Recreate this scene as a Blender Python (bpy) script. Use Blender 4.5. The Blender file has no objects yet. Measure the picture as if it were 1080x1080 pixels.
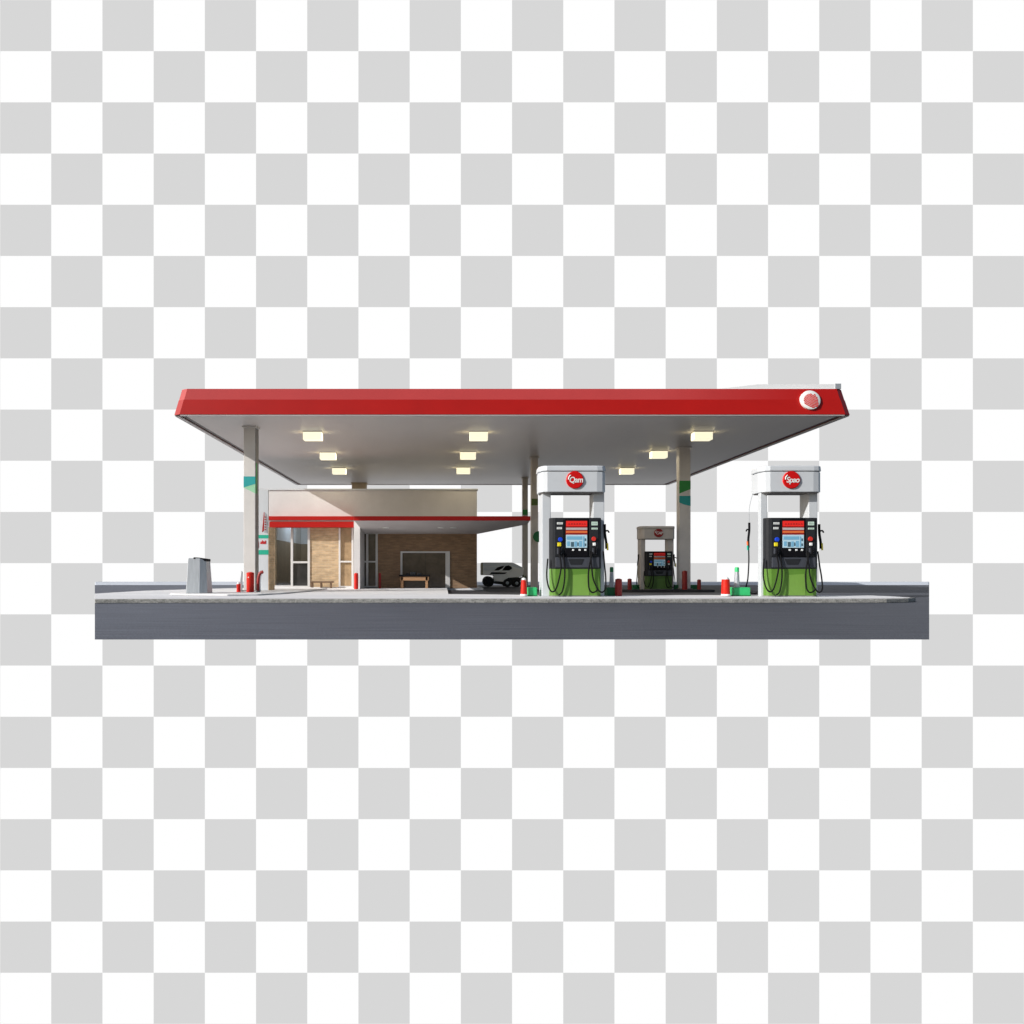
import bpy, bmesh, math, random
from mathutils import Vector, Matrix
random.seed(7)
C = bpy.context.scene.collection
R = math.radians
EYE, F, VX, VY = 0.6, 800.0, 470.0, 601.0      # eye height, focal length and vanishing point measured on the photograph

def at(px, py, D):                              # real-world point D metres away
    return Vector(((px-VX)*D/F, D, EYE+(VY-py)*D/F))
def ax(px, D): return (px-VX)*D/F
def az(py, D): return EYE+(VY-py)*D/F

# ------------------------------------------------------------------ materials
def mat(name, col, rough=0.6, metal=0.0, noise=0.0, scale=8.0, bump=0.0, stretch=(1,1,1), emis=None, es=0.0,
        col2=None, coat=0.0, detail=6.0, spec=0.5, speck=0.0):
    m = bpy.data.materials.new(name); m.use_nodes = True
    nt = m.node_tree; n = nt.nodes; l = nt.links
    b = n['Principled BSDF']
    b.inputs['Base Color'].default_value = (*col, 1)
    b.inputs['Roughness'].default_value = rough
    b.inputs['Metallic'].default_value = metal
    b.inputs['Coat Weight'].default_value = coat
    b.inputs['Specular IOR Level'].default_value = spec
    if emis:
        b.inputs['Emission Color'].default_value = (*emis, 1); b.inputs['Emission Strength'].default_value = es
    if noise or bump or col2:
        tc = n.new('ShaderNodeTexCoord'); mp = n.new('ShaderNodeMapping'); mp.inputs['Scale'].default_value = stretch
        l.new(tc.outputs['Object'], mp.inputs['Vector'])
        nz = n.new('ShaderNodeTexNoise'); nz.inputs['Scale'].default_value = scale; nz.inputs['Detail'].default_value = detail
        nz.inputs['Roughness'].default_value = 0.62
        l.new(mp.outputs['Vector'], nz.inputs['Vector'])
        rp = n.new('ShaderNodeValToRGB')
        c2 = col2 if col2 else tuple(max(0, c*(1-noise)) for c in col)
        c1 = col if col2 else tuple(min(1, c*(1+noise)) for c in col)
        rp.color_ramp.elements[0].position = 0.32; rp.color_ramp.elements[1].position = 0.68
        rp.color_ramp.elements[0].color = (*c2, 1); rp.color_ramp.elements[1].color = (*c1, 1)
        l.new(nz.outputs['Fac'], rp.inputs['Fac'])
        out = rp.outputs['Color']
        if speck:
            vz = n.new('ShaderNodeTexNoise'); vz.inputs['Scale'].default_value = 55; vz.inputs['Detail'].default_value = 3
            l.new(tc.outputs['Object'], vz.inputs['Vector'])
            r2 = n.new('ShaderNodeValToRGB'); r2.color_ramp.elements[0].position = .35; r2.color_ramp.elements[1].position = .65
            r2.color_ramp.elements[0].color = (1-speck,)*3+(1,); r2.color_ramp.elements[1].color = (1+speck*.6,)*3+(1,)
            l.new(vz.outputs['Fac'], r2.inputs['Fac'])
            mx = n.new('ShaderNodeMix'); mx.data_type = 'RGBA'; mx.blend_type = 'MULTIPLY'; mx.inputs['Factor'].default_value = 1
            l.new(out, mx.inputs['A']); l.new(r2.outputs['Color'], mx.inputs['B']); out = mx.outputs['Result']
        l.new(out, b.inputs['Base Color'])
        if bump:
            bp = n.new('ShaderNodeBump'); bp.inputs['Strength'].default_value = bump; bp.inputs['Distance'].default_value = 0.02
            l.new(nz.outputs['Fac'], bp.inputs['Height']); l.new(bp.outputs['Normal'], b.inputs['Normal'])
    return m

def brick_mat(name, c1, c2, mortar):
    m = bpy.data.materials.new(name); m.use_nodes = True
    nt = m.node_tree; n = nt.nodes; l = nt.links; b = n['Principled BSDF']; b.inputs['Roughness'].default_value = .85
    tc = n.new('ShaderNodeTexCoord'); sp = n.new('ShaderNodeSeparateXYZ'); cb = n.new('ShaderNodeCombineXYZ')
    l.new(tc.outputs['Object'], sp.inputs[0]); l.new(sp.outputs['X'], cb.inputs['X']); l.new(sp.outputs['Z'], cb.inputs['Y'])
    br = n.new('ShaderNodeTexBrick'); br.inputs['Scale'].default_value = 1.0
    br.inputs['Brick Width'].default_value = .19; br.inputs['Row Height'].default_value = .052
    br.inputs['Mortar Size'].default_value = .006; br.inputs['Color1'].default_value = (*c1, 1)
    br.inputs['Color2'].default_value = (*c2, 1); br.inputs['Mortar'].default_value = (*mortar, 1)
    br.inputs['Bias'].default_value = -.1
    l.new(cb.outputs[0], br.inputs['Vector'])
    mp = n.new('ShaderNodeMapping'); mp.inputs['Scale'].default_value = (1.2, 1, 4)
    nz = n.new('ShaderNodeTexNoise'); nz.inputs['Scale'].default_value = 3.5; nz.inputs['Detail'].default_value = 8
    l.new(tc.outputs['Object'], mp.inputs['Vector']); l.new(mp.outputs['Vector'], nz.inputs['Vector'])
    rp = n.new('ShaderNodeValToRGB'); rp.color_ramp.elements[0].position = .35; rp.color_ramp.elements[1].position = .7
    rp.color_ramp.elements[0].color = (.80, .80, .80, 1); rp.color_ramp.elements[1].color = (1.14, 1.12, 1.08, 1)
    l.new(nz.outputs['Fac'], rp.inputs['Fac'])
    mx = n.new('ShaderNodeMix'); mx.data_type = 'RGBA'; mx.blend_type = 'MULTIPLY'; mx.inputs['Factor'].default_value = 1
    l.new(br.outputs['Color'], mx.inputs['A']); l.new(rp.outputs['Color'], mx.inputs['B'])
    l.new(mx.outputs['Result'], b.inputs['Base Color'])
    bp = n.new('ShaderNodeBump'); bp.inputs['Strength'].default_value = .5; bp.inputs['Distance'].default_value = .01
    l.new(br.outputs['Fac'], bp.inputs['Height']); bp.invert = True
    l.new(bp.outputs['Normal'], b.inputs['Normal'])
    return m

def glass_mat(name, tint, alpha, rough=.04):
    m = bpy.data.materials.new(name); m.use_nodes = True
    nt = m.node_tree; n = nt.nodes; l = nt.links
    for x in list(n): n.remove(x)
    o = n.new('ShaderNodeOutputMaterial'); t = n.new('ShaderNodeBsdfTransparent'); t.inputs[0].default_value = (*tint, 1)
    g = n.new('ShaderNodeBsdfGlossy'); g.inputs['Color'].default_value = (.9, .95, 1, 1); g.inputs['Roughness'].default_value = rough
    mx = n.new('ShaderNodeMixShader'); mx.inputs[0].default_value = alpha
    l.new(t.outputs[0], mx.inputs[1]); l.new(g.outputs[0], mx.inputs[2]); l.new(mx.outputs[0], o.inputs[0])
    return m

def checker_mat():
    m = bpy.data.materials.new('checker_backdrop'); m.use_nodes = True
    nt = m.node_tree; n = nt.nodes; l = nt.links
    for x in list(n): n.remove(x)
    o = n.new('ShaderNodeOutputMaterial'); e = n.new('ShaderNodeEmission')
    tc = n.new('ShaderNodeTexCoord'); mp = n.new('ShaderNodeMapping')
    s = 54*BD/F
    mp.inputs['Location'].default_value = (1000.0, 0.37, 1000.0)
    mp.inputs['Scale'].default_value = (1/s, 0.0, 1/s)
    ck = n.new('ShaderNodeTexChecker'); ck.inputs['Scale'].default_value = 1.0
    ck.inputs['Color2'].default_value = (1, 1, 1, 1); ck.inputs['Color1'].default_value = (.680, .680, .680, 1)
    l.new(tc.outputs['Object'], mp.inputs['Vector']); l.new(mp.outputs['Vector'], ck.inputs['Vector'])
    l.new(ck.outputs['Color'], e.inputs['Color']); e.inputs['Strength'].default_value = 1.0
    l.new(e.outputs[0], o.inputs[0])
    return m
BD = 60.0

M = {}
M['red'] = mat('red_fascia_paint', (.41, .008, .005), .42, coat=.0, noise=.06, scale=1.2, spec=.3)
M['red2'] = mat('red_fascia_painted_sheen', (.50, .055, .055), .42, noise=.05, scale=1.0, spec=.3)  # paler red stands in for a reflection along the upper band
M['redp'] = mat('red_painted_steel', (.62, .014, .005), .35, noise=.1, scale=9, spec=.4)
M['redd'] = mat('dark_red_paint', (.30, .010, .008), .45, noise=.15, scale=9)
M['white'] = mat('white_painted_metal', (.60, .635, .67), .38, noise=.025, scale=3)
M['whitew'] = mat('white_render_wall', (.665, .655, .66), .8, noise=.04, scale=2.5)
M['whitef'] = mat('white_frame', (.62, .61, .60), .5)
M['bright'] = mat('bright_white_metal', (.88, .90, .92), .4)
M['soff'] = mat('canopy_soffit', (.62, .585, .56), .45, noise=.04, scale=.6, stretch=(1, .2, 1), spec=.3)
M['porch'] = mat('porch_soffit_grey', (.60, .57, .57), .6, noise=.05, scale=1)
M['rim'] = mat('rim_grey', (.20, .19, .185), .6)
M['col'] = mat('column_paint', (.66, .64, .615), .55, noise=.05, scale=2.5)
M['colgrey'] = mat('column_grey_brown', (.58, .545, .52), .6, noise=.06, scale=3)
M['col2'] = mat('column_grey', (.70, .68, .67), .6, noise=.05, scale=3)
M['coltan'] = mat('column_tan', (.50, .40, .27), .7, noise=.1, scale=3)
M['teal'] = mat('teal_band', (.02, .36, .36), .5)
M['mint'] = mat('mint_band', (.33, .66, .42), .5)
M['teal2'] = mat('green_teal_band', (.01, .40, .26), .5)
M['greenb'] = mat('green_band', (.03, .30, .06), .5)
M['greenbox'] = mat('green_plastic', (.03, .50, .16), .5, noise=.12, scale=6)
M['greend'] = mat('dark_green_plastic', (.01, .16, .05), .55, noise=.12, scale=6)
M['pgreen'] = mat('pump_green_panel', (.108, .245, .03), .42, noise=.07, scale=3)
M['pgreen2'] = mat('pump_pale_green_panel', (.17, .33, .055), .42, noise=.05, scale=3)
M['pgreend'] = mat('dark_pump_green', (.06,.13,.02), .5, noise=.1, scale=3)
M['pgreend2'] = mat('dark_pump_pale_green', (.08,.17,.03), .5, noise=.1, scale=3)
M['black'] = mat('black_plastic', (.006, .006, .008), .6, spec=.08)
M['char'] = mat('charcoal_plastic', (.022, .024, .028), .55, noise=.1, scale=5, spec=.15)
M['slate'] = mat('slate_tray', (.055, .060, .075), .4)
M['rubber'] = mat('hose_rubber', (.006, .006, .007), .7, spec=.15)
M['silver'] = mat('brushed_grey_metal', (.42, .45, .48), .42, metal=.35, noise=.12, scale=6, stretch=(6, 6, .4))
M['lblue'] = mat('screen_blue', (.16, .38, .55), .3, emis=(.16, .38, .55), es=.15)
M['lblue2'] = mat('screen_pale', (.42, .60, .70), .3, emis=(.42, .60, .70), es=.15)
M['sdark'] = mat('screen_dark', (.06, .12, .16), .3)
M['label'] = mat('label_white', (.82, .85, .84), .5)
M['labelg'] = mat('label_mint', (.62, .82, .70), .5)
M['orange'] = mat('orange_strip', (.75, .16, .04), .5)
M['rednote'] = mat('red_display', (.75, .02, .015), .4, emis=(.8, .02, .01), es=.12)
M['grey'] = mat('pale_grey_strip', (.50, .46, .46), .5)
M['blue'] = mat('blue_button', (.01, .06, .62), .35)
M['yellow'] = mat('yellow_button', (.80, .68, .02), .4)
M['redb'] = mat('red_button', (.60, .03, .02), .35)
M['badge'] = mat('badge_red', (.60, .006, .006), .45, spec=.2)
M['lamp'] = mat('lamp_diffuser', (.8, .76, .6), .5, emis=(1.0, .93, .66), es=.95)
M['asph'] = mat('asphalt', (.136, .152, .190), .78, col2=(.078, .088, .114), scale=2.6, stretch=(.30, 4.0, 1), bump=.5, detail=12, speck=.42, spec=.3)
M['asphd'] = mat('dark_asphalt', (.056, .055, .060), .85, noise=.18, scale=2.0, stretch=(.4, 3, 1), speck=.2, spec=.2)
M['conc'] = mat('concrete', (.72, .725, .745), .85, noise=.10, scale=1.1, stretch=(.5, 2.4, 1), speck=.08, spec=.25)
M['kerb'] = mat('kerb_stone', (.42, .42, .395), .9, col2=(.21, .21, .20), scale=9, stretch=(1.1, 1, 2), bump=.5, detail=9, speck=.35)
M['isl'] = mat('island_white_concrete', (.72, .72, .72), .75, noise=.06, scale=2)
M['haze'] = mat('far_haze_strip', (.50, .54, .60), .8, noise=.1, scale=.6, stretch=(.3, 1, 1))  # pale colour imitates haze behind the rear road
M['brickl'] = brick_mat('lit_brick', (.60, .44, .27), (.46, .325, .195), (.55, .44, .31))  # brick with sunlight put into its colour
M['brickd'] = brick_mat('shaded_brick', (.34, .215, .13), (.24, .15, .09), (.28, .195, .125))  # same brick with the porch shade put into its colour
M['wains'] = mat('brown_panelling', (.17, .125, .085), .7, noise=.2, scale=3, stretch=(1, 1, .15))
M['inwall'] = mat('interior_wall_reflection', (.55, .60, .66), .8)  # grey-blue imitates the reflection in the upper window
M['indark'] = mat('interior_dark', (.03, .028, .026), .8, noise=.3, scale=2)
M['dglass'] = mat('brown_tinted_glass', (.10, .078, .060), .12, noise=.35, scale=2.5, spec=.5)
M['dglass2'] = mat('black_tinted_glass', (.035, .033, .032), .12, noise=.3, scale=2.5, spec=.5)
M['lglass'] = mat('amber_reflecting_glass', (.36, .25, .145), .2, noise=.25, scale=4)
M['glass'] = glass_mat('window_glass', (.86, .87, .88), .05)
M['wood'] = mat('bench_wood', (.36, .20, .10), .6, noise=.25, scale=6, stretch=(.3, 1, 3))
M['woodd'] = mat('dark_bench_wood', (.15, .09, .05), .6, noise=.2, scale=6)
M['truck'] = mat('vehicle_pale_paint', (.94, .93, .91), .35, metal=.1, noise=.04, scale=3)
M['truckg'] = mat('vehicle_grey_paint', (.72, .75, .80), .30, metal=.1, noise=.04, scale=3)
M['tyre'] = mat('tyre_rubber', (.012, .012, .013), .8)
M['tan'] = mat('tan_trim', (.36, .33, .24), .6)
M['weed'] = mat('weed_green', (.10, .16, .05), .8, noise=.3, scale=20)
M['checker'] = checker_mat()

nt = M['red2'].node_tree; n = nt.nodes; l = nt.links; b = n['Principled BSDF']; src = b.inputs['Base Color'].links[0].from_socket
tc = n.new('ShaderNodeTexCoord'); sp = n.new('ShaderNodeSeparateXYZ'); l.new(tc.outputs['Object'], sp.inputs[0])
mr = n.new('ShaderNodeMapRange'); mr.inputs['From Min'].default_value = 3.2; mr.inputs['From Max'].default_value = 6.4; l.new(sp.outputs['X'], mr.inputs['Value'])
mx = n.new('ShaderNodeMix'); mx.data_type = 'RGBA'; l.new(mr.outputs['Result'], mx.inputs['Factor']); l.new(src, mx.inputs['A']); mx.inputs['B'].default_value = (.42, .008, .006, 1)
l.new(mx.outputs['Result'], b.inputs['Base Color'])  # lets the painted reflection fade into plain red towards the right
# ------------------------------------------------------------------ mesh builder
class MB:
    def __init__(s): s.v = []; s.f = []; s.sm = []
    def add(s, vs, fs, smooth=False):
        b = len(s.v); s.v += [tuple(x) for x in vs]; s.f += [tuple(b+i for i in f) for f in fs]; s.sm += [smooth]*len(fs); return s
    def box(s, x0, x1, y0, y1, z0, z1):
        vs = [(x0,y0,z0),(x1,y0,z0),(x1,y1,z0),(x0,y1,z0),(x0,y0,z1),(x1,y0,z1),(x1,y1,z1),(x0,y1,z1)]
        return s.add(vs, [(0,3,2,1),(4,5,6,7),(0,1,5,4),(1,2,6,5),(2,3,7,6),(3,0,4,7)])
    def prism(s, pts, z0, z1, pts2=None):       # plan polygon (counter-clockwise) extruded upward
        n = len(pts); p2 = pts2 or pts
        vs = [(x,y,z0) for x,y in pts]+[(x,y,z1) for x,y in p2]
        fs = [tuple(reversed(range(n))), tuple(range(n,2*n))]+[(i,(i+1)%n,n+(i+1)%n,n+i) for i in range(n)]
        return s.add(vs, fs)
    def slab(s, pts, y0, y1):                   # front polygon in x,z (counter-clockwise seen from the front), extruded back
        n = len(pts)
        vs = [(x,y0,z) for x,z in pts]+[(x,y1,z) for x,z in pts]
        fs = [tuple(range(n)), tuple(reversed(range(n,2*n)))]+[((i+1)%n,i,n+i,n+(i+1)%n) for i in range(n)]
        return s.add(vs, fs)
    def lathe(s, prof, cx=0, cy=0, n=24, axis='z', cz=0):
        vs = []; fs = []
        for r, h in prof:
            for k in range(n):
                a = 2*math.pi*k/n; c, d = r*math.cos(a), r*math.sin(a)
                vs.append((cx+c, cy+d, cz+h) if axis == 'z' else (cx+c, cy+h, cz+d))
        m = len(prof)
        for j in range(m-1):
            for k in range(n):
                q = (j*n+k, j*n+(k+1)%n, (j+1)*n+(k+1)%n, (j+1)*n+k)
                fs.append(q if axis == 'z' else tuple(reversed(q)))
        s.add(vs, fs, True)
        b = len(s.v)-len(vs)
        lo = tuple(b+k for k in range(n)); hi = tuple(b+(m-1)*n+k for k in range(n))
        s.f += [tuple(reversed(lo)) if axis == 'z' else lo, hi if axis == 'z' else tuple(reversed(hi))]; s.sm += [False, False]
        return s
    def tube(s, pts, r, n=8, sub=6):
        P = [Vector(p) for p in pts]; Q = []
        for i in range(len(P)-1):               # Catmull-Rom through the points
            a = P[max(i-1,0)]; b = P[i]; c = P[i+1]; d = P[min(i+2,len(P)-1)]
            for k in range(sub):
                t = k/sub
                Q.append(.5*((2*b)+(c-a)*t+(2*a-5*b+4*c-d)*t*t+(3*b-a-3*c+d)*t**3))
        Q.append(P[-1]); vs = []; fs = []
        for i, q in enumerate(Q):
            t = (Q[min(i+1,len(Q)-1)]-Q[max(i-1,0)]).normalized()
            u = t.cross(Vector((0,1,0)));
            if u.length < .1: u = t.cross(Vector((1,0,0)))
            u.normalize(); w = t.cross(u)
            for k in range(n):
                a = 2*math.pi*k/n; vs.append(q+u*r*math.cos(a)+w*r*math.sin(a))
        for i in range(len(Q)-1):
            for k in range(n): fs.append((i*n+k, i*n+(k+1)%n, (i+1)*n+(k+1)%n, (i+1)*n+k))
        fs.append(tuple(range(n))); fs.append(tuple(range((len(Q)-1)*n, len(Q)*n)))
        return s.add(vs, fs, True)
    def build(s, name, m, parent=None, bevel=0.0, seg=2, loc=None):
        me = bpy.data.meshes.new(name); me.from_pydata([Vector(v)-(loc or Vector()) for v in s.v], [], s.f)
        for p, q in zip(me.polygons, s.sm): p.use_smooth = q
        bm = bmesh.new(); bm.from_mesh(me); bmesh.ops.recalc_face_normals(bm, faces=bm.faces); bm.to_mesh(me); bm.free()
        if any(s.sm): me.set_sharp_from_angle(angle=R(38))
        me.materials.append(m)
        o = bpy.data.objects.new(name, me); C.objects.link(o)
        if parent: o.parent = parent
        if loc: o.location = loc
        if bevel:
            b = o.modifiers.new('bevel', 'BEVEL'); b.width = bevel; b.segments = seg; b.limit_method = 'ANGLE'; b.angle_limit = R(35)
        return o
def tag(o, label=None, cat=None, group=None, kind=None):
    if label: o['label'] = label
    if cat: o['category'] = cat
    if group: o['group'] = group
    if kind: o['kind'] = kind
    return o
def empty(name, loc, label=None, cat=None, group=None):
    o = bpy.data.objects.new(name, None); C.objects.link(o); o.location = loc; o.empty_display_size = .1
    return tag(o, label, cat, group)
def children(o): return [c for c in bpy.data.objects if c.parent == o]
def copy_tree(o, parent=None):
    kids = children(o); c = o.copy(); C.objects.link(c)
    if parent: c.parent = parent
    for k in kids: copy_tree(k, c)
    return c
def text_mesh(s, size, loc, m, parent, name='lettering', bold=.02, shear=0.0, sx=1.0):
    cu = bpy.data.curves.new('lettering', 'FONT'); cu.body = s; cu.size = size; cu.align_x = 'CENTER'; cu.align_y = 'CENTER'
    cu.extrude = .002; cu.offset = bold*size; cu.shear = shear; cu.space_character = .92
    t = bpy.data.objects.new('lettering_source', cu); C.objects.link(t)
    bpy.context.view_layer.update()
    dg = bpy.context.evaluated_depsgraph_get()
    me = bpy.data.meshes.new_from_object(t.evaluated_get(dg)); bpy.data.objects.remove(t); bpy.data.curves.remove(cu)
    bm = bmesh.new(); bm.from_mesh(me); lim = size*len(s)
    bmesh.ops.delete(bm, geom=[v for v in bm.verts if abs(v.co.x) > lim or abs(v.co.y) > size*.62], context='VERTS'); bm.to_mesh(me); bm.free()
    me.transform(Matrix.Rotation(R(90), 4, 'X')); me.transform(Matrix.Diagonal((sx, 1, 1, 1)))
    me.materials.clear(); me.materials.append(m)
    o = bpy.data.objects.new(name, me); C.objects.link(o); o.parent = parent; o.location = loc
    return o

# ------------------------------------------------------------------ setting
LX, RX = (100-VX)/F, (980-VX)/F                 # the ground is a cut-out piece of terrain with splayed sides
D0, D1 = EYE*F/(674.5-VY), 30.0
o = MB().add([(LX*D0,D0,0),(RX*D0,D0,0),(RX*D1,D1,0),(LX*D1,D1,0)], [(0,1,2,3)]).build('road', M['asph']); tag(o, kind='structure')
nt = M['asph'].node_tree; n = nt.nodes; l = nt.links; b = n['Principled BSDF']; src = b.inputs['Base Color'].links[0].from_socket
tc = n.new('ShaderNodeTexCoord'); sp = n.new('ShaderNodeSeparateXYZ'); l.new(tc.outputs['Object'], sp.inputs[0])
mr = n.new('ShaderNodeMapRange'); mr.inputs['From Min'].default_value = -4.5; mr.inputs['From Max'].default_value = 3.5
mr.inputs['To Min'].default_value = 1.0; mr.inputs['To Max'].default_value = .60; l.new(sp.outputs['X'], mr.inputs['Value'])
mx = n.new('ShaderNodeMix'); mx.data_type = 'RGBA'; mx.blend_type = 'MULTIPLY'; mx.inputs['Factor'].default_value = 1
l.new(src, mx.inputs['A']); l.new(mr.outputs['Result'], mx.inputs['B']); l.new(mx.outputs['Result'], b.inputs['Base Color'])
mb = MB(); mb.prism([(.1,16.0),(7.2,16.0),(8.4,20.0),(10.5,28.5),(1.2,28.5),(1.2,22.2),(.06,22.2)], 0.003, 0.006)
tag(mb.build('service_lane', M['asphd']), kind='structure')
FL = [(LX*13.5,13.5),(ax(135,13.58),13.58),(ax(185,13.63),13.63),(ax(260,13.68),13.68),(ax(540,13.7),13.7),(ax(880,13.7),13.7),(ax(935,13.75),13.75),(ax(958,13.95),13.95),(ax(966,14.3),14.3)]
BL = [(x, y+.16) for x, y in FL[:-2]]+[(FL[-2][0]-.12, FL[-2][1]+.1),(FL[-1][0]-.15, FL[-1][1])]
BL[0] = (LX*(13.5+.16), 13.5+.16)
mb = MB(); mb.prism(FL+list(reversed(BL)), 0.0, 0.076)
tag(mb.build('kerb', M['kerb'], bevel=.012), kind='structure')
conc = [(x, y+.003) for x, y in BL]+[(ax(960,14.6),14.6),(ax(940,15.2),15.2),(ax(915,15.75),15.75),(4.9,15.95),(2.2,16.0),(.06,16.6),(.04,22.3),(1.1,22.25),(1.1,28.5),(-5.75,28.5),(-5.75,22.6),(-6.9,20.9),(ax(150,19.2),19.2),(LX*16.9,16.9)]
mb = MB(); mb.prism(conc, 0.0, 0.07)
tag(mb.build('forecourt', M['conc']), kind='structure')
mb = MB(); zz = .10
mb.prism([(LX*30.05,30.05),(RX*30.05,30.05),(RX*33,33),(LX*33,33)], -.02, .085, [(LX*30.5,30.5),(RX*30.5,30.5),(RX*33,33),(LX*33,33)])
tag(mb.build('far_haze_strip', M['haze'], bevel=.03), kind='structure')  # solid low strip standing in for the haze
# low white island at the left
isl = [at(180,0,15.9),at(205,0,15.6),at(240,0,15.35),at(272,0,15.6),at(300,0,16.6),at(325,0,18.4),at(345,0,20.6),at(330,0,21.2),at(285,0,20.4),at(240,0,19),at(200,0,17.6),at(180,0,16.5)]
tag(MB().prism([(p.x,p.y) for p in isl], .07, .105).build('traffic_island', M['isl'], bevel=.015), kind='structure')
# back island
bi = [(4.75,20.3),(4.95,20.15),(7.0,20.15),(7.2,20.3),(7.2,21.6),(4.75,21.6)]
tag(MB().prism(bi, .004, .07).build('back_island', M['asphd'], bevel=.01), kind='structure')

# checkerboard backdrop: a big flat panel far behind everything
xl, zt = ax(0, BD), az(0, BD)
org = Vector((xl, BD, zt)); s54 = 54*BD/F
vs = [(xl-s54*8,BD,zt-s54*26),(xl+s54*28,BD,zt-s54*26),(xl+s54*28,BD,zt+s54*6),(xl-s54*8,BD,zt+s54*6)]
tag(MB().add(vs, [(0,1,2,3)]).build('backdrop', M['checker'], loc=org), kind='structure')

# ------------------------------------------------------------------ main canopy
CF, CB, CXL, CXR, CZ = 16.3, 29.7, -5.86, 8.73, 3.94
can = empty('canopy', (1.4, 23, CZ), 'huge flat red-edged canopy roof sheltering the whole fuel forecourt', 'canopy')
off = Vector((1.4, 23, CZ))
def kid(mb, name, m, bevel=0, root=None, o=None):
    mb.v = [tuple(Vector(v)-(o or off)) for v in mb.v]
    return mb.build(name, m, root or can, bevel=bevel)
def ring(x0,x1,y0,y1,t): return [(x0+t,y0+t),(x1-t,y0+t),(x1-t,y1-t),(x0+t,y1-t)]
def cring(t, c=.14):
    x0,x1,y0,y1 = CXL+t,CXR-t,CF+t,CB-t
    return [(x0+c,y0),(x1-c,y0),(x1,y0+c*.6),(x1,y1),(x0,y1),(x0,y0+c*.6)]
def band(za, ta, zb, tb):
    a = cring(ta); b = cring(tb); m = MB(); n = len(a)
    m.add([(x,y,za) for x,y in a]+[(x,y,zb) for x,y in b], [(i,(i+1)%n,n+(i+1)%n,n+i) for i in range(n)]); return m
kid(band(CZ, 0, 4.275, .07), 'fascia', M['red'])
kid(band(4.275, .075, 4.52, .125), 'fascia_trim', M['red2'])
m_ = MB(); a = ring(CXL,CXR,CF,CB,.07); b = ring(CXL,CXR,CF,CB,.075)
m_ = MB().prism(cring(.127), 4.40, 4.519); kid(m_, 'roof', M['isl'])
m_ = MB()
for (x0,x1,y0,y1) in ((CXL+.15,CXR-.15,CF+.01,CF+.10),(CXL+.01,CXR-.01,CB-.10,CB-.01),(CXL+.01,CXL+.10,CF+.10,CB-.10),(CXR-.10,CXR-.01,CF+.10,CB-.10)):
    m_.box(x0,x1,y0,y1,CZ-.022,CZ-.001)
kid(m_, 'edge_trim', M['porch'])
for (x0,x1,y0,y1) in ((CXL+.10,CXL+.22,CF+.10,CB-.10),(CXR-.22,CXR-.10,CF+.10,CB-.10)):
    kid(MB().box(x0,x1,y0,y1,CZ+.02,CZ+.05), 'shadow_gap', M['rim'])
kid(MB().box(CXL+.22,CXR-.22,CF+.10,CB-.10,CZ,CZ+.05), 'soffit', M['soff'])
m_ = MB().slab([(ax(757,16.43),4.52),(8.56,4.52),(8.56,az(405,16.43)),(ax(800,16.43),az(405.2,16.43))], 16.44, 16.9)
kid(m_, 'roof_upstand', M['bright'])
m_ = MB().box(8.44,8.565,16.425,16.95,4.52,az(404.6,16.43)); kid(m_, 'upstand_cap', M['silver'])
# round emblem on the fascia
ec = at(854, 422.3, 16.36)
emb = MB().lathe([(.0,-.035),(.203,-.035),(.215,-.028),(.215,.03)], 0, 0, 48, 'y', 0).build('emblem', M['label'], can)
emb.location = Vector((ec.x, 16.352, ec.z))-off; emb.rotation_euler = (R(-11.5), 0, 0)
def inside(u, v):                               # leaf outline, point down to the right
    a = R(-48); p = u*math.cos(a)+v*math.sin(a); q = -u*math.sin(a)+v*math.cos(a)
    # p runs towards the point (down right), q across
    if p < .02: return ((p-.02)/.135)**2+(q/.125)**2 < 1
    return abs(q) < .125*max(0, 1-((p-.02)/.16)**1.35)
for k in range(-5, 6):
    t0 = k*.036; run = []; a = R(-34); runs = []
    for jj in range(-40, 41):
        w_ = jj*.005; bend = 1.3*w_*w_
        u = w_*math.cos(a)-(t0+bend)*math.sin(a); v = w_*math.sin(a)+(t0+bend)*math.cos(a)
        if inside(u/1.3, (v+.012)/1.3): run.append((u, v))
        elif run: runs.append(run); run = []
    if run: runs.append(run)
    nx, nz = -math.sin(a)*.0122, math.cos(a)*.0122
    for run in runs:
        if len(run) < 4: continue
        m_ = MB(); m_.slab([(u-nx,v-nz) for u,v in run]+[(u+nx,v+nz) for u,v in reversed(run)], -.040, -.034)
        m_.build('emblem_stripe', M['badge'], emb)

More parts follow.
